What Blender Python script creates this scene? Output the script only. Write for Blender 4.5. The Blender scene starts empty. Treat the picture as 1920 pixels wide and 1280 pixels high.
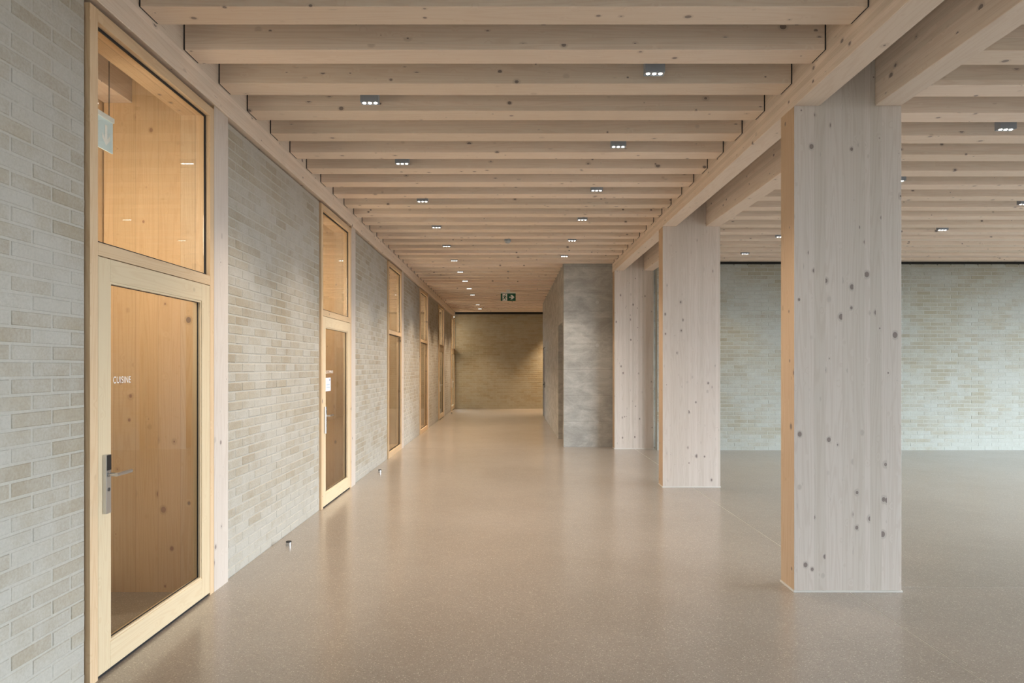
import bpy, bmesh, math, random
from mathutils import Vector, Matrix
random.seed(7)
S = bpy.context.scene
COL = S.collection

# ------------------------------------------------------------------ camera, world, lights, exposure
F = 1250.0; CH = 1.617
cam = bpy.data.cameras.new('camera'); co = bpy.data.objects.new('camera', cam); COL.objects.link(co)
co.location = (0, 0, CH); co.rotation_euler = (math.pi/2, 0, 0)
cam.sensor_width = 36; cam.sensor_fit = 'HORIZONTAL'; cam.lens = 36*F/1920
cam.shift_x = 3/1920; cam.shift_y = 46/1920; cam.clip_start = 0.05; cam.clip_end = 200
S.camera = co
S.view_settings.view_transform = 'Standard'; S.view_settings.look = 'None'
S.view_settings.gamma = 1; S.view_settings.use_curve_mapping = False
S.view_settings.exposure = 0.96
W = bpy.data.worlds.new('sky'); S.world = W; W.use_nodes = True
_t = W.node_tree; _bg = _t.nodes['Background']; _bg.inputs[1].default_value = 14.0
_tc = _t.nodes.new('ShaderNodeTexCoord'); _sx = _t.nodes.new('ShaderNodeSeparateXYZ'); _mr = _t.nodes.new('ShaderNodeMapRange')
_mx = _t.nodes.new('ShaderNodeMix'); _mx.data_type = 'RGBA'
_mr.inputs[1].default_value = -0.01; _mr.inputs[2].default_value = 0.02
_mx.inputs[6].default_value = (0.05, 0.048, 0.045, 1); _mx.inputs[7].default_value = (0.80, 0.91, 1.0, 1)   # ground, overcast sky
_t.links.new(_tc.outputs['Generated'], _sx.inputs[0]); _t.links.new(_sx.outputs[2], _mr.inputs[0])
_t.links.new(_mr.outputs[0], _mx.inputs[0]); _t.links.new(_mx.outputs[2], _bg.inputs[0])

def area(name, loc, rot, sx, sy, power, color):
    l = bpy.data.lights.new(name, 'AREA'); l.shape = 'RECTANGLE'; l.size = sx; l.size_y = sy
    l.energy = power; l.color = color
    o = bpy.data.objects.new(name, l); COL.objects.link(o); o.location = loc; o.rotation_euler = rot
    return o
# daylight entering through the open stretch at the right of the hall
area('portal_right', (13.65, 4.15, 1.95), (0, math.radians(90), 0), 3.9, 11.3, 1, (1, 1, 1)).data.cycles.is_portal = True

# ------------------------------------------------------------------ layout (metres; camera at x=0, y=0)
BAY = 4.12; COLS = [4.77 + BAY*i for i in range(3)]
LW = -2.144; FP = -2.12; LB = -2.105; RB = 2.033
JZ = 3.65; JZR = 3.60; DECK = 3.95; BZ = 3.48
YE = 25.36; YR = 12.79; NX = -2.92
PITCH_L = 0.26; PITCH_H = 0.0745; JOINT = 0.010
JS = 0.5149

# ------------------------------------------------------------------ node helper
class N:
    def __init__(s, name):
        s.m = bpy.data.materials.new(name); s.m.use_nodes = True; s.t = s.m.node_tree; s.t.nodes.clear()
        s.out = s.t.nodes.new('ShaderNodeOutputMaterial')
    def n(s, typ, **kw):
        o = s.t.nodes.new('ShaderNode'+typ)
        ins = kw.pop('ins', {})
        for k, v in kw.items(): setattr(o, k, v)
        for k, v in ins.items(): s.put(o.inputs[k], v)
        return o
    def put(s, sock, v):
        if hasattr(v, 'is_output'): s.t.links.new(v, sock)
        elif isinstance(v, (tuple, list)):
            sock.default_value = tuple(v) + ((1,) if len(v) == 3 and len(sock.default_value) == 4 else ())
        else: sock.default_value = v
    def m_(s, op, a, b=0.0, c=0.0, clamp=False):
        o = s.n('Math', operation=op, use_clamp=clamp)
        for i, v in enumerate((a, b, c)): s.put(o.inputs[i], v)
        return o.outputs[0]
    def mix(s, f, a, b, blend='MIX'):
        o = s.n('Mix', data_type='RGBA', blend_type=blend)
        s.put(o.inputs[0], f); s.put(o.inputs[6], a); s.put(o.inputs[7], b)
        return o.outputs[2]
    def ramp(s, v, lo, hi, a=0.0, b=1.0):
        o = s.n('MapRange', interpolation_type='SMOOTHSTEP')
        for i, x in enumerate((v, lo, hi, a, b)): s.put(o.inputs[i], x)
        return o.outputs[0]
    def xyz(s, v):
        o = s.n('SeparateXYZ'); s.put(o.inputs[0], v); return o.outputs
    def vec(s, x, y, z):
        o = s.n('CombineXYZ')
        for i, v in enumerate((x, y, z)): s.put(o.inputs[i], v)
        return o.outputs[0]
    def noise(s, v, scale, detail=3, rough=0.5, dist=0.0):
        o = s.n('TexNoise', noise_dimensions='3D')
        s.put(o.inputs['Vector'], v); o.inputs['Scale'].default_value = scale
        o.inputs['Detail'].default_value = detail; o.inputs['Roughness'].default_value = rough
        o.inputs['Distortion'].default_value = dist
        return o.outputs[0]
    def white(s, v):
        o = s.n('TexWhiteNoise', noise_dimensions='3D'); s.put(o.inputs['Vector'], v); return o.outputs
    def finish(s, color, rough=0.5, spec=0.5, metal=0.0, bump=None, bstr=0.3, bdist=0.002, coat=0.0):
        p = s.n('BsdfPrincipled')
        s.put(p.inputs['Base Color'], color); s.put(p.inputs['Roughness'], rough)
        s.put(p.inputs['Specular IOR Level'], spec); s.put(p.inputs['Metallic'], metal)
        if bump is not None:
            b = s.n('Bump'); b.inputs['Strength'].default_value = bstr; b.inputs['Distance'].default_value = bdist
            s.put(b.inputs['Height'], bump); s.put(p.inputs['Normal'], b.outputs[0])
        s.t.links.new(p.outputs[0], s.out.inputs[0]); return s.m

def plain(name, col, rough=0.5, metal=0.0, spec=0.5):
    k = N(name); return k.finish(col, rough, spec, metal)

def wood(name, light, dark, grain='Z', lam='X', t=0.04, knots=1.0, rough=0.55, tone=0.065, dot=(0.13, 0.10, 0.09)):
    """glued softwood: lamellas with their own grain, tone and knots; the grain runs along one axis"""
    k = N(name)
    tc = k.n('TexCoord').outputs['Object']; oi = k.n('ObjectInfo').outputs['Random']
    ax = dict(zip('XYZ', k.xyz(tc)))
    oth = [c for c in 'XYZ' if c not in (grain, lam)][0]
    a, b, c = ax[grain], ax[lam], ax[oth]
    li = k.m_('FLOOR', k.m_('DIVIDE', k.m_('ADD', b, 0.0003), t))
    wn = k.white(k.vec(li, k.m_('MULTIPLY', oi, 91.0), 3.0))
    r1 = wn[0]; r2, r3, _ = k.xyz(wn[1])
    a2 = k.m_('ADD', a, k.m_('MULTIPLY', r1, 37.0)); c2 = k.m_('ADD', c, k.m_('MULTIPLY', r2, 19.0))
    b2 = k.m_('ADD', b, k.m_('MULTIPLY', oi, 5.0))
    p = k.vec(a2, b2, c2)
    vo = k.n('TexVoronoi', voronoi_dimensions='3D', feature='F1')
    k.put(vo.inputs['Vector'], k.vec(k.m_('MULTIPLY', a2, 0.8), b2, c2)); vo.inputs['Scale'].default_value = 10.0
    d = vo.outputs['Distance']; cr, cg, _ = k.xyz(vo.outputs['Color'])
    thr = k.m_('MULTIPLY', k.m_('ADD', k.m_('MULTIPLY', k.m_('POWER', cr, 1.7), 0.15), 0.03), k.m_('MULTIPLY', k.m_('GREATER_THAN', cg, 1-0.85*knots), 1.0))
    kn = k.ramp(k.m_('SUBTRACT', thr, d), -0.002, 0.006)
    halo = k.ramp(k.m_('SUBTRACT', k.m_('MULTIPLY', thr, 1.9), d), 0.0, 0.10, 0.0, 0.35)
    swirl = k.m_('MULTIPLY', k.ramp(d, 0.0, 0.30, 1.0, 0.0), 0.30)
    g0 = k.noise(k.vec(k.m_('MULTIPLY', a2, 0.45), k.m_('MULTIPLY', b2, 9.0), k.m_('MULTIPLY', c2, 9.0)), 1.0, 2, 0.4)
    rings = k.m_('SINE', k.m_('MULTIPLY', k.m_('ADD', g0, k.m_('MULTIPLY', swirl, 0.3)), 95.0))
    fib = k.noise(k.vec(k.m_('MULTIPLY', a2, 3.0), k.m_('MULTIPLY', b2, 260.0), k.m_('MULTIPLY', c2, 260.0)), 1.0, 3, 0.6)
    f = k.m_('ADD', k.m_('MULTIPLY', k.ramp(rings, -0.1, 1.0), 0.32), k.m_('MULTIPLY', fib, 0.60), clamp=True)
    col = k.mix(f, light, dark)
    v = k.m_('ADD', 1.0 - tone, k.m_('MULTIPLY', r3, 2*tone))
    col = k.mix(1.0, col, k.vec(v, v, k.m_('POWER', v, 1.25)), 'MULTIPLY')
    seam = k.m_('ABSOLUTE', k.m_('SUBTRACT', k.m_('FRACT', k.m_('DIVIDE', k.m_('ADD', b, 0.0003), t)), 0.5))
    seam = k.ramp(seam, 0.482, 0.5, 0.0, 0.45)
    col = k.mix(seam, col, tuple(x*0.55 for x in dark))
    streak = k.ramp(k.noise(k.vec(k.m_('MULTIPLY', a2, 5.0), k.m_('MULTIPLY', b2, 90.0), k.m_('MULTIPLY', c2, 90.0)), 1.0, 1), 0.80, 0.84, 0.0, 0.6)
    col = k.mix(streak, col, tuple(x*0.35 for x in dark))
    col = k.mix(halo, col, tuple(x*0.6 for x in dark))
    kcol = k.mix(k.ramp(k.m_('FRACT', k.m_('MULTIPLY', d, 38.0)), 0.2, 0.9), dot, tuple(x*2.3 for x in dot))
    col = k.mix(k.m_('MULTIPLY', kn, 0.85), col, kcol)
    return k.finish(col, rough, 0.35, bump=f, bstr=0.12, bdist=0.001)

WL, WD = (0.66, 0.59, 0.53), (0.55, 0.465, 0.40)
M = {}
M['col'] = wood('whitewashed_column_wood', WL, WD, 'Z', 'X')
M['joist'] = wood('whitewashed_joist_wood', (0.90, 0.77, 0.64), (0.78, 0.61, 0.475), 'X', 'Z', knots=1.0)
M['beam'] = wood('whitewashed_beam_wood', (0.86, 0.74, 0.62), (0.74, 0.585, 0.46), 'Y', 'Z', knots=0.9)
M['colside'] = wood('warm_bounce_column_edge_wood', (0.66, 0.49, 0.33), (0.55, 0.37, 0.225), 'Z', 'Y', 0.24, 0.8)  # edge wood yellowed: warm bounce light painted into the left column faces
M['frameV'] = wood('larch_frame_upright', (0.70, 0.53, 0.34), (0.58, 0.385, 0.22), 'Z', 'X', 0.5, 0.5)
M['frameH'] = wood('larch_frame_rail', (0.70, 0.53, 0.34), (0.58, 0.385, 0.22), 'Y', 'X', 0.5, 0.5)
M['leafV'] = wood('larch_leaf_upright', (0.71, 0.585, 0.40), (0.63, 0.475, 0.30), 'Z', 'X', 0.5, 0.2, tone=0.03)
M['leafH'] = wood('larch_leaf_rail', (0.71, 0.585, 0.40), (0.63, 0.475, 0.30), 'Y', 'X', 0.5, 0.3, tone=0.03)
M['niche'] = wood('oiled_larch_panel', (0.70, 0.50, 0.29), (0.59, 0.38, 0.20), 'Z', 'X', 0.16, 0.8, tone=0.05, dot=(0.20, 0.10, 0.06))
M['nicheY'] = wood('oiled_larch_panel_side', (0.70, 0.50, 0.29), (0.59, 0.38, 0.20), 'Z', 'Y', 0.16, 0.8, tone=0.05, dot=(0.20, 0.10, 0.06))
M['black'] = plain('black_gasket', (0.012, 0.012, 0.014), 0.6)
M['steel'] = plain('brushed_steel', (0.62, 0.63, 0.65), 0.28, 1.0)
M['steelD'] = plain('dark_steel', (0.25, 0.26, 0.28), 0.3, 1.0)
M['reader'] = plain('black_glossy_plastic', (0.01, 0.01, 0.012), 0.2)
M['housing'] = plain('grey_lacquer', (0.30, 0.33, 0.38), 0.45)
M['hrim'] = plain('light_metal_reflector', (0.75, 0.77, 0.80), 0.25, 0.9)
M['white'] = plain('white_print', (0.85, 0.85, 0.83), 0.6)
M['paper'] = plain('paper', (0.72, 0.78, 0.88), 0.7)
M['ink'] = plain('navy_ink', (0.03, 0.05, 0.16), 0.7)
M['inkl'] = plain('grey_blue_ink', (0.25, 0.38, 0.50), 0.7)
M['green'] = plain('dark_green_print', (0.0, 0.085, 0.045), 0.5)
M['signal'] = plain('sign_housing', (0.72, 0.74, 0.72), 0.5)
M['paleblue'] = plain('pale_blue_acrylic', (0.62, 0.76, 0.80), 0.35)
M['plastic'] = plain('grey_plastic', (0.34, 0.37, 0.40), 0.5)
M['dark'] = plain('dark_reveal', (0.02, 0.018, 0.015), 0.8)
M['joint'] = plain('pale_joint_filler', (0.66, 0.63, 0.58), 0.6)

def glow(name, col, st):
    k = N(name); e = k.n('Emission', ins={0: col, 1: st}); k.t.links.new(e.outputs[0], k.out.inputs[0]); return k.m
M['lamp'] = glow('lit_led', (1.0, 0.93, 0.82), 8)

def glass():
    k = N('clear_glass'); lw = k.n('LayerWeight'); lw.inputs['Blend'].default_value = 0.5
    fr = k.m_('ADD', 0.045, k.m_('MULTIPLY', k.m_('POWER', lw.outputs['Facing'], 5.0), 0.90), clamp=True)
    t = k.n('BsdfTransparent', ins={0: (0.97, 0.98, 0.97)}); g = k.n('BsdfGlossy', ins={1: 0.0})
    x = k.n('MixShader'); k.put(x.inputs[0], fr)
    k.t.links.new(t.outputs[0], x.inputs[1]); k.t.links.new(g.outputs[0], x.inputs[2])
    k.t.links.new(x.outputs[0], k.out.inputs[0]); return k.m
M['glass'] = glass()

def brick_mat(name, axis, mortar=False, warm=False):
    k = N(name); pos = k.n('NewGeometry').outputs['Position']; x, y, z = k.xyz(pos)
    u = x if axis == 'X' else y
    row = k.m_('FLOOR', k.m_('DIVIDE', z, PITCH_H))
    off = k.m_('MULTIPLY', k.m_('MODULO', row, 2.0), 0.5)
    ci = k.m_('FLOOR', k.m_('ADD', k.m_('DIVIDE', u, PITCH_L), off))
    r = k.white(k.vec(ci, row, 1.0 if axis == 'X' else 2.0)); ra, rb, rc = k.xyz(r[1])
    big = k.noise(k.vec(k.m_('MULTIPLY', x, 0.8), k.m_('MULTIPLY', y, 0.8), z), 1.15, 4, 0.55)
    mid = k.noise(pos, 7.0, 4, 0.6)
    fine = k.noise(pos, 70.0, 4, 0.65)
    stre = k.noise(k.vec(k.m_('MULTIPLY', x, 9), k.m_('MULTIPLY', y, 9), k.m_('MULTIPLY', z, 60)), 1.0, 3)
    w = k.m_('ADD', k.m_('MULTIPLY', k.m_('SUBTRACT', big, 0.5), 3.4), k.m_('ADD', k.m_('MULTIPLY', k.m_('SUBTRACT', mid, 0.5), 1.3), k.m_('MULTIPLY', k.m_('SUBTRACT', ra, 0.5), 0.9)))
    w = k.m_('ADD', w, k.m_('MULTIPLY', k.m_('SUBTRACT', fine, 0.5), 0.9))
    w = k.m_('ADD', w, k.ramp(z, 0.0, 0.45, 0.9, 0.0))
    wash = k.ramp(w, -0.95, 0.75, 0.08, 0.97)
    t1, t2, t3 = ((0.35, 0.29, 0.205), (0.41, 0.355, 0.27), (0.31, 0.25, 0.17)) if axis == 'Y' else ((0.285, 0.265, 0.195), (0.335, 0.32, 0.25), (0.26, 0.235, 0.17))
    tan = k.mix(rb, t1, t2)
    tan = k.mix(k.m_('MULTIPLY', k.m_('GREATER_THAN', rc, 0.86), 0.5), tan, t3)
    tan = k.mix(k.ramp(stre, 0.35, 0.75, 0.0, 0.35), tan, (0.30, 0.255, 0.195))
    l1, l2 = ((0.43, 0.40, 0.345), (0.49, 0.465, 0.42)) if axis == 'Y' else ((0.34, 0.345, 0.305), (0.405, 0.415, 0.385))
    lime = k.mix(mid, l1, l2)
    if mortar: col = k.mix(wash, ((0.475, 0.445, 0.385) if axis == 'Y' else (0.41, 0.40, 0.35)), lime)
    else: col = k.mix(wash, tan, lime)
    if warm: col = k.mix(1.0, col, (1.0, 0.885, 0.74), 'MULTIPLY')  # warm corridor light painted into the end wall as a tint
    pore = k.ramp(k.noise(pos, 190.0, 2, 0.5), 0.70, 0.76, 0.0, 0.55)
    col = k.mix(pore, col, (0.22, 0.20, 0.17))
    v = k.m_('ADD', 0.86, k.m_('MULTIPLY', fine, 0.28)); col = k.mix(1.0, col, k.vec(v, v, v), 'MULTIPLY')
    h = k.m_('ADD', fine, k.m_('MULTIPLY', mid, 1.5))
    return k.finish(col, 0.9, 0.15, bump=h, bstr=0.5, bdist=0.004)
M['brickY'] = brick_mat('lime_smeared_brick_left', 'Y'); M['mortarY'] = brick_mat('lime_mortar_left', 'Y', True)
M['brickX'] = brick_mat('lime_smeared_brick_cross', 'X'); M['mortarX'] = brick_mat('lime_mortar_cross', 'X', True)

M['brickE'] = brick_mat('warm_lit_brick_end', 'X', warm=True); M['mortarE'] = brick_mat('warm_lit_mortar_end', 'X', True, True)

def concrete():
    k = N('board_marked_concrete'); pos = k.n('NewGeometry').outputs['Position']; x, y, z = k.xyz(pos)
    blot = k.noise(k.vec(k.m_('MULTIPLY', x, 1.2), k.m_('MULTIPLY', y, 1.2), k.m_('MULTIPLY', z, 2.6)), 1.6, 7, 0.70, 0.6)
    hor = k.noise(k.vec(k.m_('MULTIPLY', x, 1.5), k.m_('MULTIPLY', y, 1.5), k.m_('MULTIPLY', z, 26)), 1.0, 4, 0.6)
    fine = k.noise(pos, 40.0, 5, 0.7)
    f = k.m_('ADD', k.m_('MULTIPLY', blot, 0.92), k.m_('MULTIPLY', hor, 0.16))
    col = k.mix(k.ramp(f, 0.35, 0.75), (0.33, 0.32, 0.295), (0.52, 0.51, 0.475))
    lift = k.m_('ABSOLUTE', k.m_('SUBTRACT', k.m_('FRACT', k.m_('DIVIDE', z, 0.515)), 0.5))
    col = k.mix(k.ramp(lift, 0.488, 0.497, 0.0, 0.30), col, (0.12, 0.115, 0.105))
    pore = k.ramp(k.noise(pos, 60.0, 1), 0.76, 0.80, 0.0, 0.6)
    col = k.mix(pore, col, (0.10, 0.10, 0.10))
    v = k.m_('ADD', 0.85, k.m_('MULTIPLY', fine, 0.3)); col = k.mix(1.0, col, k.vec(v, v, v), 'MULTIPLY')
    return k.finish(col, 0.75, 0.3, bump=k.m_('ADD', fine, k.m_('MULTIPLY', hor, 0.5)), bstr=0.3, bdist=0.003)
M['concrete'] = concrete()

def floor_mat():
    k = N('polished_concrete_floor'); q = k.xyz(k.n('NewGeometry').outputs['Position']); pos = k.vec(q[0], q[1], 0.37)
    big = k.noise(pos, 0.7, 5, 0.6); mid = k.noise(pos, 9.0, 4, 0.7)
    vo = k.n('TexVoronoi', voronoi_dimensions='3D', feature='F1'); k.put(vo.inputs['Vector'], pos); vo.inputs['Scale'].default_value = 95
    r, g, b = k.xyz(vo.outputs['Color']); dd = vo.outputs['Distance']
    v2 = k.n('TexVoronoi', voronoi_dimensions='3D', feature='F1'); k.put(v2.inputs['Vector'], pos); v2.inputs['Scale'].default_value = 210
    r2, g2, _ = k.xyz(v2.outputs['Color'])
    base = k.mix(k.ramp(big, 0.3, 0.7), (0.272, 0.234, 0.196), (0.322, 0.28, 0.238))
    base = k.mix(k.ramp(mid, 0.3, 0.7, 0.0, 0.25), base, (0.24, 0.202, 0.172))
    chip = k.m_('MULTIPLY', k.m_('GREATER_THAN', r, 0.80), k.ramp(dd, 0.30, 0.38, 1.0, 0.0))
    col = k.mix(k.m_('MULTIPLY', chip, 0.80), base, (0.56, 0.50, 0.42))
    chipd = k.m_('MULTIPLY', k.m_('LESS_THAN', r, 0.14), k.ramp(dd, 0.28, 0.36, 1.0, 0.0))
    col = k.mix(k.m_('MULTIPLY', chipd, 0.8), col, (0.19, 0.155, 0.125))
    col = k.mix(k.m_('MULTIPLY', k.m_('GREATER_THAN', r2, 0.86), 0.28), col, (0.55, 0.50, 0.43))
    col = k.mix(k.m_('MULTIPLY', k.m_('LESS_THAN', r2, 0.12), 0.30), col, (0.18, 0.15, 0.12))
    rough = k.m_('ADD', 0.285, k.m_('MULTIPLY', k.noise(pos, 2.2, 4, 0.65), 0.10))
    k.finish(col, k.m_('ADD', rough, 0.08), 0.5, bump=k.noise(pos, 3.0, 3, 0.5), bstr=0.03, bdist=0.01)
    p = [n for n in k.t.nodes if n.type == 'BSDF_PRINCIPLED'][0]
    p.inputs['Coat Weight'].default_value = 0.75; p.inputs['Coat Roughness'].default_value = 0.17; p.inputs['Coat IOR'].default_value = 1.5
    return k.m
M['floor'] = floor_mat()

# ------------------------------------------------------------------ mesh helpers (world coordinates in, origin moved to the parent)
ORG = {}
def bx(bm, x0, x1, y0, y1, z0, z1, mi=0, bev=0.0):
    vs = [bm.verts.new((x, y, z)) for z in (z0, z1) for y in (y0, y1) for x in (x0, x1)]
    fs = [bm.faces.new([vs[i] for i in q]) for q in ((0, 2, 3, 1), (4, 5, 7, 6), (0, 1, 5, 4), (2, 6, 7, 3), (0, 4, 6, 2), (1, 3, 7, 5))]
    for f in fs: f.material_index = mi
    if bev > 0:
        es = list({e for f in fs for e in f.edges})
        r = bmesh.ops.bevel(bm, geom=es, offset=bev, segments=1, affect='EDGES', profile=0.5)
        for f in r['faces']: f.material_index = mi
def cyl(bm, c, r, h, axis='Z', seg=20, r2=None, mi=0):
    """cylinder whose base centre is c, growing along +axis"""
    rot = {'Z': Matrix.Identity(4), 'X': Matrix.Rotation(math.pi/2, 4, 'Y'), 'Y': Matrix.Rotation(-math.pi/2, 4, 'X')}[axis]
    r_ = bmesh.ops.create_cone(bm, cap_ends=True, segments=seg, radius1=r, radius2=r if r2 is None else r2, depth=h,
                          matrix=Matrix.Translation(c) @ rot @ Matrix.Translation((0, 0, h/2)))
    for v in r_['verts']:
        for f in v.link_faces: f.material_index = mi
def ob(name, bm, mats, parent=None, origin=None, smooth=False):
    me = bpy.data.meshes.new(name)
    po = ORG.get(parent.name, Vector()) if parent else Vector()
    org = Vector(origin) if origin is not None else po
    bmesh.ops.translate(bm, verts=bm.verts, vec=-org)
    if smooth:
        for f in bm.faces: f.smooth = True
    bm.to_mesh(me); bm.free()
    for m in (mats if isinstance(mats, (list, tuple)) else [mats]): me.materials.append(m)
    o = bpy.data.objects.new(name, me); COL.objects.link(o)
    if parent: o.parent = parent
    o.location = org - po; ORG[o.name] = org
    return o
def boxo(name, b, mats, parent=None, origin=None, bev=0.0):
    bm = bmesh.new(); bx(bm, *b, bev=bev); return ob(name, bm, mats, parent, origin)
def empty(name, loc):
    o = bpy.data.objects.new(name, None); COL.objects.link(o); o.location = loc; o.empty_display_size = 0.1; ORG[o.name] = Vector(loc); return o
def tag(o, label=None, cat=None, group=None, kind=None):
    if label: o['label'] = label
    if cat: o['category'] = cat
    if group: o['group'] = group
    if kind: o['kind'] = kind
    return o
def text(name, s, x, y, z, h, w, mat, parent):
    cu = bpy.data.curves.new('t', 'FONT'); cu.body = s; cu.size = 1.0; cu.offset = 0.0; cu.space_character = 1.12
    t = bpy.data.objects.new('t', cu); COL.objects.link(t); bpy.context.view_layer.update()
    me = t.to_mesh(); xs = [v.co.x for v in me.vertices]; ys = [v.co.y for v in me.vertices]
    x0, x1, y0, y1 = min(xs), max(xs), min(ys), max(ys)
    bm = bmesh.new(); bm.from_mesh(me); t.to_mesh_clear(); bpy.data.objects.remove(t)
    for v in bm.verts:
        cx, cy = v.co.x, v.co.y
        v.co = Vector((x, y + (cx-x0)/(x1-x0)*w, z + (cy-y0)/(y1-y0)*h))
    return ob(name, bm, mat, parent)

# ------------------------------------------------------------------ floor
XR = 13.6; Y0 = -6.0
fl = boxo('floor', (NX-0.1, XR, Y0, YE+0.2, -0.16, -0.0015), M['joint'])
tag(fl, 'beige polished concrete floor with fine aggregate, cast in large bays with pale joints', 'floor', kind='structure')
JX = 2.43; g = 0.0; YJ = [COLS[0]+0.115, COLS[2]+0.115]; g = 0.0035
def slab(x0, x1, y0, y1): boxo('slab', (x0, x1, y0, y1, -0.0015, 0.0), M['floor'], fl)
slab(NX-0.1, JX-g, Y0, YJ[1]-g); slab(JX+g, XR, Y0, YJ[0]-g); slab(JX+g, XR, YJ[0]+g, YJ[1]-g)
slab(NX-0.1, XR, YJ[1]+g, YE+0.2)

# ------------------------------------------------------------------ ceiling: deck and joists
ce = boxo('ceiling', (NX-0.1, XR, Y0, YE+0.2, DECK, DECK+0.12), plain('darkened_unseen_deck', (0.05, 0.045, 0.04), 0.9))  # unseen deck darkened to cut bounce light onto the joist fronts
tag(ce, 'pale softwood ceiling of closely spaced square-edged joists over corridor and hall', 'ceiling', kind='structure')
def joists(x0, x1, y0, n, z0, pitch, seal=0.0):
    xm = (x0+x1)/2; first = None
    for i in range(n):
        y = y0 + pitch*i; o_ = Vector((xm, y, z0))
        if first is None:
            bm = bmesh.new(); bx(bm, x0, x1, y, y+0.198, z0, DECK, 0, 0.0025)
            for e0, e1 in ((x0-0.0085, x0), (x1, x1+seal)):
                if e1 > e0: bx(bm, e0, e1, y+0.003, y+0.195, z0+0.003, DECK, 1)
            first = ob('joist', bm, [M['joist'], M['black']], ce, o_)
        else:
            c = first.copy(); COL.objects.link(c); c.location = o_ - ORG[ce.name]
J0 = 3.775
joists(LB+0.009, RB-0.009, J0-4*JS, 23, JZ, JS, 0.0085)                # above the corridor, beside the columns
joists(LB+0.009, 1.065-0.004, J0+19*JS, 16, JZ, JS)            # beside the concrete core
joists(LB+0.009, 3.0, J0+35*JS, 7, JZ, JS)                     # beyond the core
joists(2.80+0.009, XR, 5.229-5*0.517, 20, JZR, 0.517)          # over the hall
JR0 = 5.229

# ------------------------------------------------------------------ brick walls
BV = []
def brick_mesh(lx, along, mat, k):
    """one brick: chamfered face, slightly uneven; along = axis of its length; face towards +X or -Y"""
    bm = bmesh.new(); h = PITCH_H-JOINT; d = 0.05; c = 0.004
    rnd = random.Random(k)
    def P(u, z, p):
        j = lambda s: rnd.uniform(-s, s)
        return (p, u, z) if along == 'Y' else (u, -p, z)
    back = [P(u, z, -d) for u, z in ((0, 0), (lx, 0), (lx, h), (0, h))]
    rim = [P(u + rnd.uniform(-.0015, .0015), z + rnd.uniform(-.0012, .0012), -c) for u, z in ((0, 0), (lx, 0), (lx, h), (0, h))]
    fr = [P(u, z, rnd.uniform(-.0008, .0008)) for u, z in ((c, c), (lx-c, c), (lx-c, h-c), (c, h-c))]
    vb, vr, vf = ([bm.verts.new(p) for p in L] for L in (back, rim, fr))
    fs = [bm.faces.new(vf), bm.faces.new(vb[::-1])]
    for i in range(4):
        j = (i+1) % 4
        fs.append(bm.faces.new((vb[i], vb[j], vr[j], vr[i]))); fs.append(bm.faces.new((vr[i], vr[j], vf[j], vf[i])))
    bmesh.ops.recalc_face_normals(bm, faces=bm.faces)
    me = bpy.data.meshes.new('brick'); bm.to_mesh(me); bm.free(); me.materials.append(mat); return me
CACHE = {}
def bmsh(lx, along, mat, k):
    key = (round(lx, 3), along, k, mat.name)
    if key not in CACHE: CACHE[key] = brick_mesh(round(lx, 3), along, mat, k)
    return CACHE[key]

def brick_wall(name, label, along, u0, u1, face, z1, singles, thick, view=None, zbase=0.0):
    """face = x of the wall face (along Y) or y of it (along X, facing the camera)"""
    mb, mm = (M['brickY'], M['mortarY']) if along == 'Y' else (M['brickX'], M['mortarX'])
    if name == 'wall_back': mb, mm = M['brickE'], M['mortarE']
    rec = 0.003
    b = (face-thick, face-rec, u0, u1, zbase, z1) if along == 'Y' else (u0, u1, face+rec, face+thick, zbase, z1)
    wl = boxo(name, b, mm, None, (b[0], b[2], 0)); tag(wl, label, 'wall', kind='structure')
    rows = int(z1/PITCH_H); items = []
    for r in range(rows+1):
        z = r*PITCH_H + JOINT/2
        if z + PITCH_H-JOINT > z1+0.02: break
        off = 0.5*(r % 2)
        n0 = math.floor(u0/PITCH_L + off); n1 = math.ceil(u1/PITCH_L + off)
        for n in range(n0, n1+1):
            a = (n-off)*PITCH_L + JOINT/2; e = a + PITCH_L - JOINT
            a = max(a, u0+0.001); e = min(e, u1-0.001)
            if e-a < 0.03: continue
            items.append((a, e-a, z, random.randrange(4), random.uniform(-.0012, .0016)))
    def vis(it):
        a, l, z, _, _ = it; u = a+l/2
        X, Y = (face, u) if along == 'Y' else (u, face)
        if Y < 0.3: return -1
        px = 957 + X/Y*F; py = 686 - (z-CH)/Y*F
        if not (-30 < px < 1950 and -30 < py < 1310): return -1
        if view and not any(a_ < px < b_ for a_, b_ in view): return -1
        return 1/Y
    order = sorted(items, key=vis, reverse=True)
    nv = sum(1 for i in items if vis(i) > 0); ns = min(singles, nv)
    for it in order[:ns]:
        a, l, z, k, p = it
        o = bpy.data.objects.new('brick', bmsh(l, along, mb, k)); COL.objects.link(o); o.parent = wl
        w = Vector((face+p, a, z)) if along == 'Y' else Vector((a, face-p, z))
        o.location = w - ORG[wl.name]
    rest = order[ns:]
    if rest:
        vs, fs = [], []
        for a, l, z, k, p in rest:
            me = bmsh(l, along, mb, k); base = len(vs)
            w = Vector((face+p, a, z)) if along == 'Y' else Vector((a, face-p, z)); w = w - ORG[wl.name]
            vs += [v.co + w for v in me.vertices]; fs += [[base+i for i in f.vertices] for f in me.polygons]
        me = bpy.data.meshes.new('brickwork'); me.from_pydata(vs, [], fs); me.materials.append(mb)
        o = bpy.data.objects.new('brickwork', me); COL.objects.link(o); o.parent = wl; o['kind'] = 'stuff'
    return wl

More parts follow.
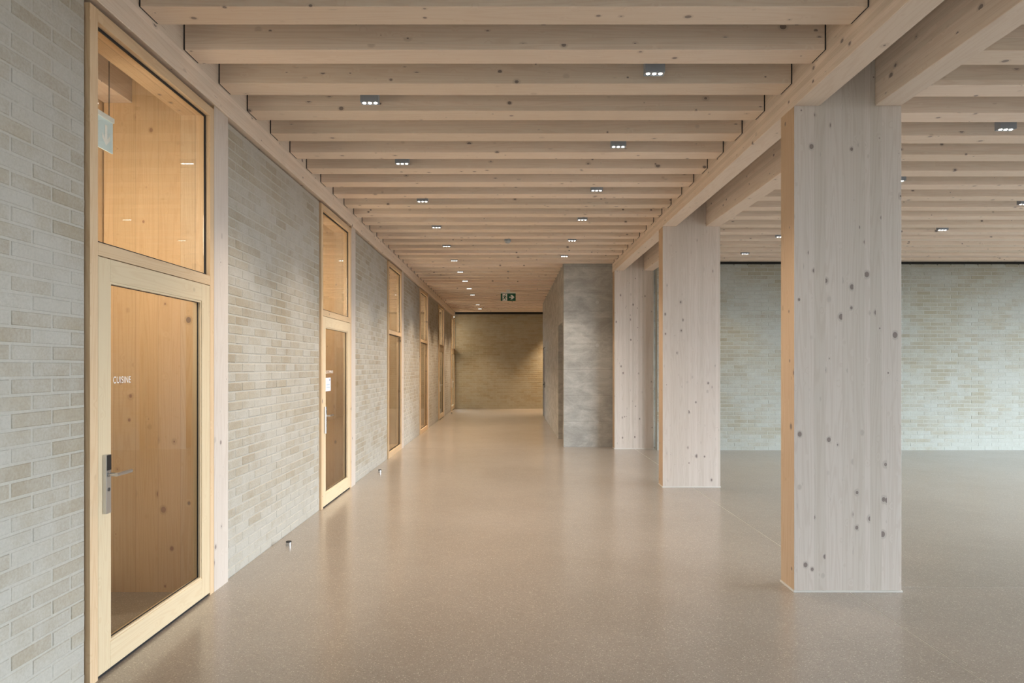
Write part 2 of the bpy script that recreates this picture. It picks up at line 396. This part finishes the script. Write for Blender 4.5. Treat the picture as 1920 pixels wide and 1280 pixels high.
DY = [3.363 + BAY*i for i in range(6)]           # near edge of every opening in the left wall
secs = [(-2.0, DY[0]-0.006)] + [(COLS[0]+0.243+BAY*i, DY[i+1]-0.006) for i in range(5)]
desc = ['lime-smeared brick wall at the left edge, before the first glazed door',
        'lime-smeared brick wall between the first and second glazed doors, exposed tan bricks near its top',
        'lime-smeared brick wall between the second glazed door and the first fixed window',
        'lime-smeared brick wall between the two tall fixed windows',
        'warm-lit brick wall between the second tall window and the third glazed door',
        'farthest brick wall of the left side, by the end of the corridor']
for i, (a, b) in enumerate(secs):
    brick_wall('wall_left', desc[i], 'Y', a, b, LW, 3.462, (300, 300, 0, 0, 0, 0)[i], 0.74)
brick_wall('wall_back', 'brick wall closing the far end of the corridor, warm light tinted into its colour, warm light pool at right', 'X', FP-0.02, 3.0, YE, 3.585, 0, 0.2)
brick_wall('wall_right', 'greenish grey lime-smeared brick wall behind the timber columns in the hall', 'X', 2.815, XR, YR, 3.552, 300, 0.16, view=[(1352, 1465), (1692, 1925)])
# dark shadow gaps above the cross walls and above the left brickwork
tag(boxo('trim_1', (2.815, XR, YR+0.02, YR+0.16, 3.552, DECK), M['dark']), 'black shadow gap above the grey hall brick wall', 'trim', kind='structure')
tag(boxo('trim_2', (FP-0.02, 3.0, YE+0.02, YE+0.2, 3.585, DECK), M['dark']), 'black shadow gap above the far warm-tinted brick wall', 'trim', kind='structure')
tag(boxo('wall_inner', (NX-0.06, NX, -2.0, YE, 0, DECK), M['nicheY']), 'oiled timber wall at the back of the glazed niches on the left', 'wall', kind='structure')
tag(boxo('wall_passage', (3.0, 3.1, 13.3, YE+0.2, 0, DECK), M['mortarY']), 'wall closing the side passage behind the concrete core', 'wall', kind='structure')

tag(boxo('wall_side_blocker', (XR, XR+0.1, Y0-0.1, -1.5, 0, DECK), M['brickY']), 'unseen brick wall beside the viewer, added to block daylight', 'wall', kind='structure')  # added out of view to keep side daylight off the joist fronts
tag(boxo('wall_side_blocker', (XR, XR+0.1, 9.8, YR+0.16, 0, DECK), M['brickY']), 'unseen short wall at the far right, added to keep daylight off the hall brick', 'wall', kind='structure')  # added out of view to narrow the opening and shade the hall brick
tag(boxo('wall_front_blocker', (NX-0.1, XR, Y0-0.1, Y0, 0, DECK), M['brickX']), 'unseen wall behind the viewer, added to block light from the back', 'wall', kind='structure')  # added out of view to shut out sky light from behind

# ------------------------------------------------------------------ concrete core with recess
def core():
    x0, x1, y0, y1 = 1.065, 2.99, 13.32, 21.9
    ra, rb, rz, rd = 13.52, 14.80, 2.515, 0.22
    da, db, dz = 20.55, 21.75, 2.2
    bm = bmesh.new()
    bx(bm, x0+rd, x1, y0, y1, 0, DECK)
    bx(bm, x0, x0+rd, y0, ra, 0, DECK); bx(bm, x0, x0+rd, ra, rb, rz, DECK)
    bx(bm, x0, x0+rd, rb, da, 0, DECK); bx(bm, x0, x0+rd, da, db, dz, DECK); bx(bm, x0, x0+rd, db, y1, 0, DECK)
    w = ob('wall_core', bm, M['concrete'], None, (x0, y0, 0))
    tag(w, 'grey board-marked concrete core beside the third timber column', 'wall', kind='structure')
    for z in (0.50, 2.03, 2.89):
        b2 = bmesh.new(); cyl(b2, (1.735, y0-0.004, z), 0.035, 0.012, 'Y', 20); p = ob('tie_hole_plug', b2, M['cplug'], w)
    d = empty('door_7', (x0+0.12, 14.16, 0)); tag(d, 'dark flush door in the recess of the concrete core', 'door', kind='structure')
    boxo('door_leaf', (x0+0.15, x0+0.2, ra+0.01, rb-0.01, 0.008, rz-0.01), M['brown'], d)
    d = empty('door_8', (x0+0.03, 21.15, 0)); tag(d, 'narrow grey door at the far end of the concrete core', 'door', kind='structure')
    lf = boxo('door_leaf', (x0+0.02, x0+0.07, da+0.01, db-0.01, 0.008, dz-0.01), M['gdoor'], d)
    b2 = bmesh.new(); bx(b2, x0-0.01, x0+0.02, 20.66, 20.70, 0.95, 1.13); bx(b2, x0-0.05, x0-0.03, 20.66, 20.80, 1.04, 1.06); bx(b2, x0-0.05, x0-0.005, 20.66, 20.68, 1.04, 1.06)
    ob('door_handle', b2, M['reader'], lf)
M['cplug'] = plain('light_cement_plug', (0.46, 0.46, 0.44), 0.8)
M['brown'] = wood('dark_brown_door_wood', (0.20, 0.16, 0.11), (0.13, 0.10, 0.07), 'Z', 'Y', 0.3, 0.0)
M['gdoor'] = plain('grey_painted_door', (0.17, 0.16, 0.14), 0.6)
core()

# ------------------------------------------------------------------ beams and columns
def beam(x0, x1, y0, y1, z0, label, mat='beam'):
    o = boxo('timber_beam', (x0, x1, y0, y1, z0, DECK), M[mat], None, ((x0+x1)/2, (y0+y1)/2, z0), bev=0.003)
    return tag(o, label, 'beam')
beam(LB-0.185, LB, -2.0, YE-0.01, BZ, 'long pale timber beam above the brick wall and doors on the left')
beam(NX+0.01, -2.71, -2.0, YE-0.01, 3.5, 'inner timber beam seen through the first door glazing')
beam(RB, RB+0.182, Y0, 13.31, BZ, 'long timber beam on the left shoulders of the broad columns')
beam(2.612, 2.795, Y0, 12.985+0.23, BZ, 'long timber beam on the right shoulders of the broad columns')
names = ['broad whitewashed timber column nearest the camera, right of the corridor',
         'second broad whitewashed timber column, halfway down the corridor',
         'farthest broad whitewashed timber column, beside the concrete core']
for i, y in enumerate(COLS):
    bm = bmesh.new(); x0, x1 = RB-0.002, 2.798
    prof = [(x0, 0.012), (x1, 0.012), (x1, BZ-0.001), (2.610, BZ-0.001), (2.610, DECK), (RB+0.184, DECK), (RB+0.184, BZ-0.001), (x0, BZ-0.001)]
    a = [bm.verts.new((px, y, pz)) for px, pz in prof]; b = [bm.verts.new((px, y+0.235, pz)) for px, pz in prof]
    bm.faces.new(a); bm.faces.new(b[::-1])
    for q in range(8): bm.faces.new((a[(q+1) % 8], a[q], b[q], b[(q+1) % 8]))
    bmesh.ops.recalc_face_normals(bm, faces=bm.faces)
    bmesh.ops.bevel(bm, geom=list(bm.edges), offset=0.002, segments=1, affect='EDGES')
    e = empty('timber_column', ((x0+x1)/2, y, 0)); tag(e, names[i], 'column')
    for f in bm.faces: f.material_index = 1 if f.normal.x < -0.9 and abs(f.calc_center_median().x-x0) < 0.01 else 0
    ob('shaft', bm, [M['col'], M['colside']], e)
    boxo('base_plate', (x0-0.006, x1+0.006, y-0.006, y+0.241, 0, 0.012), M['joint'], e)
posts = ['pale timber post just right of the door lettered CUISINE', 'pale timber post just right of the second glazed door',
         'pale timber post just right of the first tall fixed window', 'pale timber post just right of the second tall fixed window',
         'pale timber post just right of the third glazed door']
M['colY'] = wood('whitewashed_post_wood', WL, WD, 'Z', 'Y', 0.24, 0.7)
for i in range(5):
    y = COLS[0]+BAY*i
    bm = bmesh.new()
    prof = [(NX+0.012, 0.0), (FP, 0.0), (FP, BZ-0.001), (LB-0.187, BZ-0.001), (LB-0.187, DECK), (-2.708, DECK), (-2.708, 3.499), (NX+0.012, 3.499)]
    a = [bm.verts.new((px, y, pz)) for px, pz in prof]; b = [bm.verts.new((px, y+0.235, pz)) for px, pz in prof]
    bm.faces.new(a); bm.faces.new(b[::-1])
    for q in range(8): bm.faces.new((a[(q+1) % 8], a[q], b[q], b[(q+1) % 8]))
    bmesh.ops.recalc_face_normals(bm, faces=bm.faces)
    for f in bm.faces: f.material_index = 1 if abs(f.normal.y) > 0.9 else 0
    o = ob('timber_post', bm, [M['colY'], M['niche']], None, ((FP+NX)/2, y, 0)); tag(o, posts[i], 'post')

# ------------------------------------------------------------------ glazed doors and windows in the left wall
def ring(name, x0, x1, y0, y1, z0, z1, wl, wr, wt, wb, mv, mh, parent, bev=0.0015):
    """frame of two uprights and two rails, one mesh, the rails between the uprights"""
    bm = bmesh.new()
    bx(bm, x0, x1, y0, y0+wl, z0, z1, 0, bev); bx(bm, x0, x1, y1-wr, y1, z0, z1, 0, bev)
    if wt: bx(bm, x0, x1, y0+wl, y1-wr, z1-wt, z1, 1, bev)
    if wb: bx(bm, x0, x1, y0+wl, y1-wr, z0, z0+wb, 1, bev)
    return ob(name, bm, [mv, mh], parent)
def gasket(x, y0, y1, z0, z1, t, parent):
    bm = bmesh.new()
    for b in ((y0, y0+t, z0, z1), (y1-t, y1, z0, z1), (y0+t, y1-t, z1-t, z1), (y0+t, y1-t, z0, z0+t)): bx(bm, x-0.004, x+0.004, *b)
    return ob('gasket', bm, M['black'], parent)
FW = 0.062; FD = 0.21
def opening(i, door, label, name):
    y0 = DY[i]; y1 = y0 + 1.405; zt = 3.452
    r = empty(name, (FP-FD/2, (y0+y1)/2, 0)); tag(r, label, 'door' if door else 'window', kind='structure')
    fr = ring('frame', FP-FD, FP, y0, y1, 0.0, zt, FW+0.003, FW-0.002, 0.066, 0 if door else 0.10, M['frameV'], M['frameH'], r)
    a, b = y0+FW+0.003, y1-FW+0.002
    boxo('transom', (FP-0.12, FP, a, b, 2.187, 2.255), M['frameH'], r, bev=0.0015)
    # upper fixed pane
    gx = FP-0.045
    boxo('pane', (gx-0.004, gx+0.004, a+0.004, b-0.004, 2.259, zt-0.070), M['glass'], r)
    gasket(gx+0.010, a, b, 2.255, zt-0.066, 0.014, r)
    if not door:
        boxo('pane', (gx-0.004, gx+0.004, a+0.004, b-0.004, 0.104, 2.183), M['glass'], r)
        gasket(gx+0.010, a, b, 0.10, 2.187, 0.014, r)
        return r
    la, lb, z0, z1 = a+0.003, b-0.003, 0.018, 2.183
    lf = ring('door_leaf', FP-0.062, FP-0.001, la, lb, z0, z1, 0.105, 0.122, 0.118, 0.138, M['leafV'], M['leafH'], r)
    ia, ib, iz0, iz1 = la+0.105, lb-0.122, z0+0.138, z1-0.118
    bead = bmesh.new(); t = 0.012
    for q in ((ia, ia+t, iz0, iz1, 0), (ib-t, ib, iz0, iz1, 0), (ia+t, ib-t, iz1-t, iz1, 1), (ia+t, ib-t, iz0, iz0+t, 1)): bx(bead, FP-0.020, FP-0.006, *q[:4], mi=q[4])
    ob('glazing_bead', bead, [M['leafV'], M['leafH']], lf)
    boxo('pane', (FP-0.036, FP-0.028, ia+0.001, ib-0.001, iz0+0.001, iz1-0.001), M['glass'], lf)
    gasket(FP-0.0245, ia+0.0, ib, iz0, iz1, 0.015, lf)
    boxo('drop_seal', (FP-0.05, FP-0.012, la+0.002, lb-0.002, 0.0, 0.018), M['black'], lf)
    # long lock case with card reader, lever and cylinder
    k0 = la+0.036; k1 = k0+0.041; hx = FP-0.001
    lc = boxo('lock_case', (hx, hx+0.021, k0, k1, 0.847, 1.154), M['steel'], lf, bev=0.0015)
    bm = bmesh.new(); bx(bm, hx+0.021, hx+0.0225, k0+0.002, k1-0.002, 1.073, 1.152); ob('card_reader', bm, M['reader'], lf)
    bm = bmesh.new(); cyl(bm, (hx+0.021, (k0+k1)/2, 1.05), 0.013, 0.006, 'X', 18); cyl(bm, (hx+0.026, (k0+k1)/2, 1.05), 0.0095, 0.040, 'X', 16)
    ym = (k0+k1)/2
    cyl(bm, (hx+0.064, ym-0.009, 1.05), 0.010, 0.138, 'Y', 16)
    ob('lever_handle', bm, M['steel'], lf, smooth=False)
    bm = bmesh.new(); cyl(bm, (hx+0.021, ym, 0.972), 0.0105, 0.002, 'X', 18); ob('lock_cylinder', bm, M['steelD'], lf)
    bm = bmesh.new(); bx(bm, hx+0.0229, hx+0.0233, ym-0.0015, ym+0.0015, 0.966, 0.974); cyl(bm, (hx+0.0229, ym, 0.975), 0.003, 0.0004, 'X', 10); ob('keyhole', bm, M['black'], lf)
    tx = FP-0.0275
    if i == 0: text('lettering', 'CUISINE', tx, ia+0.069, 1.523, 0.037, 0.166, M['white'], lf)
    if i == 1:
        text('lettering', 'SALLES COMMUNES', tx, ia+0.058, 1.530, 0.036, 0.36, M['white'], lf)
        n = boxo('paper_notice', (tx, tx+0.0006, ia+0.080, ia+0.308, 1.322, 1.480), M['paper'], lf)
        bm = bmesh.new()
        cyl(bm, (tx+0.0006, ia+0.262, 1.452), 0.014, 0.0003, 'X', 14)
        ob('emblem', bm, M['ink'], lf)
        bm = bmesh.new()
        for zz in (1.395, 1.364): bx(bm, tx+0.0006, tx+0.0009, ia+0.13, ia+0.262, zz, zz+0.006)
        ob('printed_line', bm, M['inkl'], lf)
    return r
opening(0, True, 'nearest glazed larch door at the left, lettered CUISINE, with steel lever', 'door_1')
opening(1, True, 'second glazed larch door on the left, white lettering above a paper notice', 'door_2')
opening(2, False, 'tall two-pane fixed window after the second glazed door on the left', 'window_1')
opening(3, False, 'second tall two-pane fixed window, farther down the left wall', 'window_2')
opening(4, True, 'third glazed larch door on the left, far down the corridor', 'door_3')
opening(5, True, 'farthest glazed larch door on the left, against the end wall', 'door_4')

# pale emergency sign hanging in the first niche
sg = empty('emergency_sign', (-2.42, 3.97, 2.9)); tag(sg, 'pale blue acrylic sign with white down arrow, hanging behind the glass above the CUISINE door', 'sign')
bm = bmesh.new(); bx(bm, -2.424, -2.418, 3.84, 4.055, 2.905, 3.09); ob('panel', bm, M['paleblue'], sg)
boxo('housing', (-2.434, -2.408, 3.84, 4.055, 3.09, 3.118), M['signal'], sg)
bm = bmesh.new(); cyl(bm, (-2.42, 3.88, 3.118), 0.003, DECK-3.118, 'Z', 8); cyl(bm, (-2.42, 4.02, 3.118), 0.003, DECK-3.118, 'Z', 8); ob('hanger', bm, M['steelD'], sg)
bm = bmesh.new(); yc = 3.985
pts = [(-.012, .062), (.012, .062), (.012, -.02), (.038, .008), (.038, -.022), (0, -.062), (-.038, -.022), (-.038, .008), (-.012, -.02)]
bm.faces.new([bm.verts.new((-2.4165, yc-a, 2.995+b)) for a, b in pts]); ob('arrow', bm, M['white'], sg)

# ------------------------------------------------------------------ exit sign in the corridor
def exit_sign():
    y = J0+27*JS+0.10; D = y
    X0 = (938.9-957)/F*D; X1 = (966.9-957)/F*D; zt = CH+(686-547.8)/F*D; zs = CH+(686-550.0)/F*D; zb = CH+(686-564)/F*D
    e = empty('exit_sign', ((X0+X1)/2, y, zb)); tag(e, 'green emergency exit sign with running figure and right arrow, hanging from the corridor ceiling', 'sign')
    boxo('housing', (X0, X1, y-0.02, y+0.02, zs, zt), M['signal'], e)
    boxo('panel', (X0, X1, y-0.006, y+0.006, zb, zs), M['green'], e)
    boxo('hanger', (X0+0.15, X1-0.15, y-0.01, y+0.01, zt, JZ), M['signal'], e)
    w = X1-X0; h = zs-zb; yy = y-0.0072
    def P(u, v): return (X0+u*w, yy, zb+v*h)
    def poly(bm, L, dy=0.0): f = bm.faces.new([bm.verts.new((P(u, v)[0], yy-dy, P(u, v)[2])) for u, v in L]); return f
    bm = bmesh.new(); poly(bm, [(.115, .02), (.43, .02), (.43, .95), (.115, .95)]); ob('door_symbol', bm, M['white'], e)
    bm = bmesh.new()
    def strip(L, t):
        for (u0, v0), (u1, v1) in zip(L, L[1:]):
            ax_, az = (u1-u0)*w, (v1-v0)*h; l = math.hypot(ax_, az); nx, nz = -az/l*t/2, ax_/l*t/2
            p0 = P(u0, v0); p1 = P(u1, v1)
            bm.faces.new([bm.verts.new((p[0]+s*nx, yy-0.001, p[2]+s*nz)) for p, s in ((p0, 1), (p1, 1), (p1, -1), (p0, -1))])
    cx, _, cz = P(.32, .82)
    bm.faces.new([bm.verts.new((cx+0.014*math.cos(t), yy-0.001, cz+0.014*math.sin(t))) for t in [q*math.pi/6 for q in range(12)]])
    strip([(.30, .66), (.255, .40)], 0.034); strip([(.31, .68), (.20, .68), (.16, .52)], 0.012)
    strip([(.29, .66), (.36, .54), (.44, .52)], 0.012); strip([(.255, .42), (.32, .30), (.35, .12)], 0.016)
    strip([(.25, .42), (.20, .25), (.05, .24)], 0.016); ob('running_figure', bm, M['green'], e)
    bm = bmesh.new(); poly(bm, [(.56, .43), (.74, .43), (.64, .20), (.76, .20), (.92, .50), (.76, .80), (.64, .80), (.74, .57), (.56, .57)]); ob('arrow', bm, M['white'], e)
exit_sign()

# ------------------------------------------------------------------ ceiling spot fixtures
def fixture():
    e = empty('ceiling_spotlight', (0, 0, 0))
    wx, wy, h = 0.068, 0.034, 0.305
    bm = bmesh.new()
    bx(bm, -wx, wx, -wy, wy, 0.006, h)                     # body
    for b in ((-wx, wx, -wy, -wy+0.004), (-wx, wx, wy-0.004, wy), (-wx, -wx+0.004, -wy+0.004, wy-0.004), (wx-0.004, wx, -wy+0.004, wy-0.004)): bx(bm, *b, 0.0, 0.006)
    ob('housing', bm, M['housing'], e)
    for q in (-1, 0, 1):
        bm = bmesh.new(); cyl(bm, (q*0.043, 0, 0.0015), 0.0205, 0.0045, 'Z', 18); ob('reflector', bm, M['hrim'], e)
        bm = bmesh.new(); cyl(bm, (q*0.043, 0, -0.0015), 0.0125, 0.003, 'Z', 14); ob('lamp', bm, M['lamp'], e)
    return e
proto = fixture(); used = [False]
def place(x, y, z, label, power, color=(1.0, 0.86, 0.72), z_top=DECK):
    if not used[0]: o = proto; used[0] = True
    else:
        o = proto.copy(); COL.objects.link(o)
        for ch in proto.children:
            c = ch.copy(); COL.objects.link(c); c.parent = o
    o.location = (x, y, z)
    o['label'] = label; o['category'] = 'ceiling light'; o['group'] = 'three-lamp ceiling spotlights between the joists'
    l = bpy.data.lights.new('spot_beam', 'SPOT'); l.energy = power; l.color = color; l.spot_size = math.radians(100); l.spot_blend = 0.9; l.shadow_soft_size = 0.04
    s = bpy.data.objects.new('spot_beam', l); COL.objects.link(s); s.location = (x, y, z-0.012)
ordn = ['nearest', 'second', 'third', 'fourth', 'fifth', 'sixth', 'seventh', 'eighth', 'ninth', 'tenth', 'eleventh', 'farthest']
ys = [5.15+3*JS*k for k in range(13) if k != 10]
for i, y in enumerate(ys):
    lab = 'grey three-lamp ceiling spotlight, %s of the left corridor row' % (ordn[i] if i in (0, 11) else ordn[i]+' from the camera')
    place(-1.085, y, JZ-0.004, lab, 110 if i < 5 else 170, (1.0, 0.85, 0.69) if i < 5 else (1.0, 0.79, 0.58))
for i in range(6):
    lab = 'grey three-lamp ceiling spotlight, %s in the row near the right corridor beam' % (['nearest', 'second', 'third', 'fourth', 'fifth', 'farthest'][i])
    place(1.0, 5.15-JS+3*JS*i, JZ-0.004, lab, 80)
for y, lab in ((5.59, 'nearest ceiling spotlight over the hall, just right of the first column'), (7.14, 'ceiling spotlight half hidden behind the right edge of the first column'),
               (10.24, 'ceiling spotlight at the left edge of the first column, seen between the columns'), (11.79, 'small ceiling spotlight between second and first columns, close to the brick wall')):
    place(4.15, JR0+0.198+0.1595+0.517*round((y-5.59)/0.517), JZR-0.004, lab, 45)
for y, lab in ((8.175, 'ceiling spotlight cut by the right edge of the picture'), (9.726, 'ceiling spotlight over the hall, lower right, far in front of the brick wall')):
    place(6.3, JR0+0.198+0.1595+0.517*round((y-5.59)/0.517), JZR-0.004, lab, 45)
# added unseen fill lights that brighten the timber in the glazed niches
for i in range(6):
    a_ = area('niche_fill', (-2.52, DY[i]+0.10, 2.5), (math.radians(70), 0, 0), 0.4, 0.9, 10, (1.0, 0.88, 0.72))
# light in the side passage behind the core: the warm pool on the end wall
l = bpy.data.lights.new('passage_beam', 'SPOT'); l.energy = 450; l.color = (1.0, 0.72, 0.45); l.spot_size = math.radians(95); l.spot_blend = 0.9; l.shadow_soft_size = 0.10
s = bpy.data.objects.new('passage_beam', l); COL.objects.link(s); s.location = (1.95, 24.6, 3.60)

# ------------------------------------------------------------------ detectors
def detector(x, y, zb, r, label, mat):
    bm = bmesh.new(); cyl(bm, (x, y, zb+0.03), r, 0.03, 'Z', 24); cyl(bm, (x, y, zb), r*0.55, 0.03, 'Z', 24, r2=r*0.98)
    e = empty('smoke_detector', (x, y, zb)); tag(e, label, 'detector')
    ob('head', bm, M[mat], e)
    bm = bmesh.new(); cyl(bm, (x, y, zb+0.06), r*0.5, DECK-zb-0.06, 'Z', 16); ob('mount', bm, M[mat], e)
detector(-0.045, 5.15+11*JS, 3.61, 0.055, 'round grey smoke detector under the corridor ceiling, larger and nearer one', 'plastic')
detector(-0.05, 5.15+18*JS, 3.655, 0.035, 'small dark round detector under the corridor ceiling, above the exit sign', 'steelD')

# ------------------------------------------------------------------ door stops on the floor
for x, y, lab in ((-2.0, 6.015, 'small steel door stop on the floor, nearest, beside the first brick stretch'),
                  (-1.99, 10.16, 'small steel door stop on the floor, beyond the second glazed door'),
                  (-2.0, 22.7, 'tiny steel door stop on the floor, near the end of the corridor')):
    e = empty('door_stop', (x, y, 0)); tag(e, lab, 'door stop', 'door stops on the floor')
    bm = bmesh.new(); cyl(bm, (x, y, 0), 0.024, 0.030, 'Z', 24); ob('body', bm, M['steel'], e, smooth=False)
    bm = bmesh.new(); cyl(bm, (x, y, 0.030), 0.0245, 0.008, 'Z', 24); ob('rubber_ring', bm, M['black'], e)
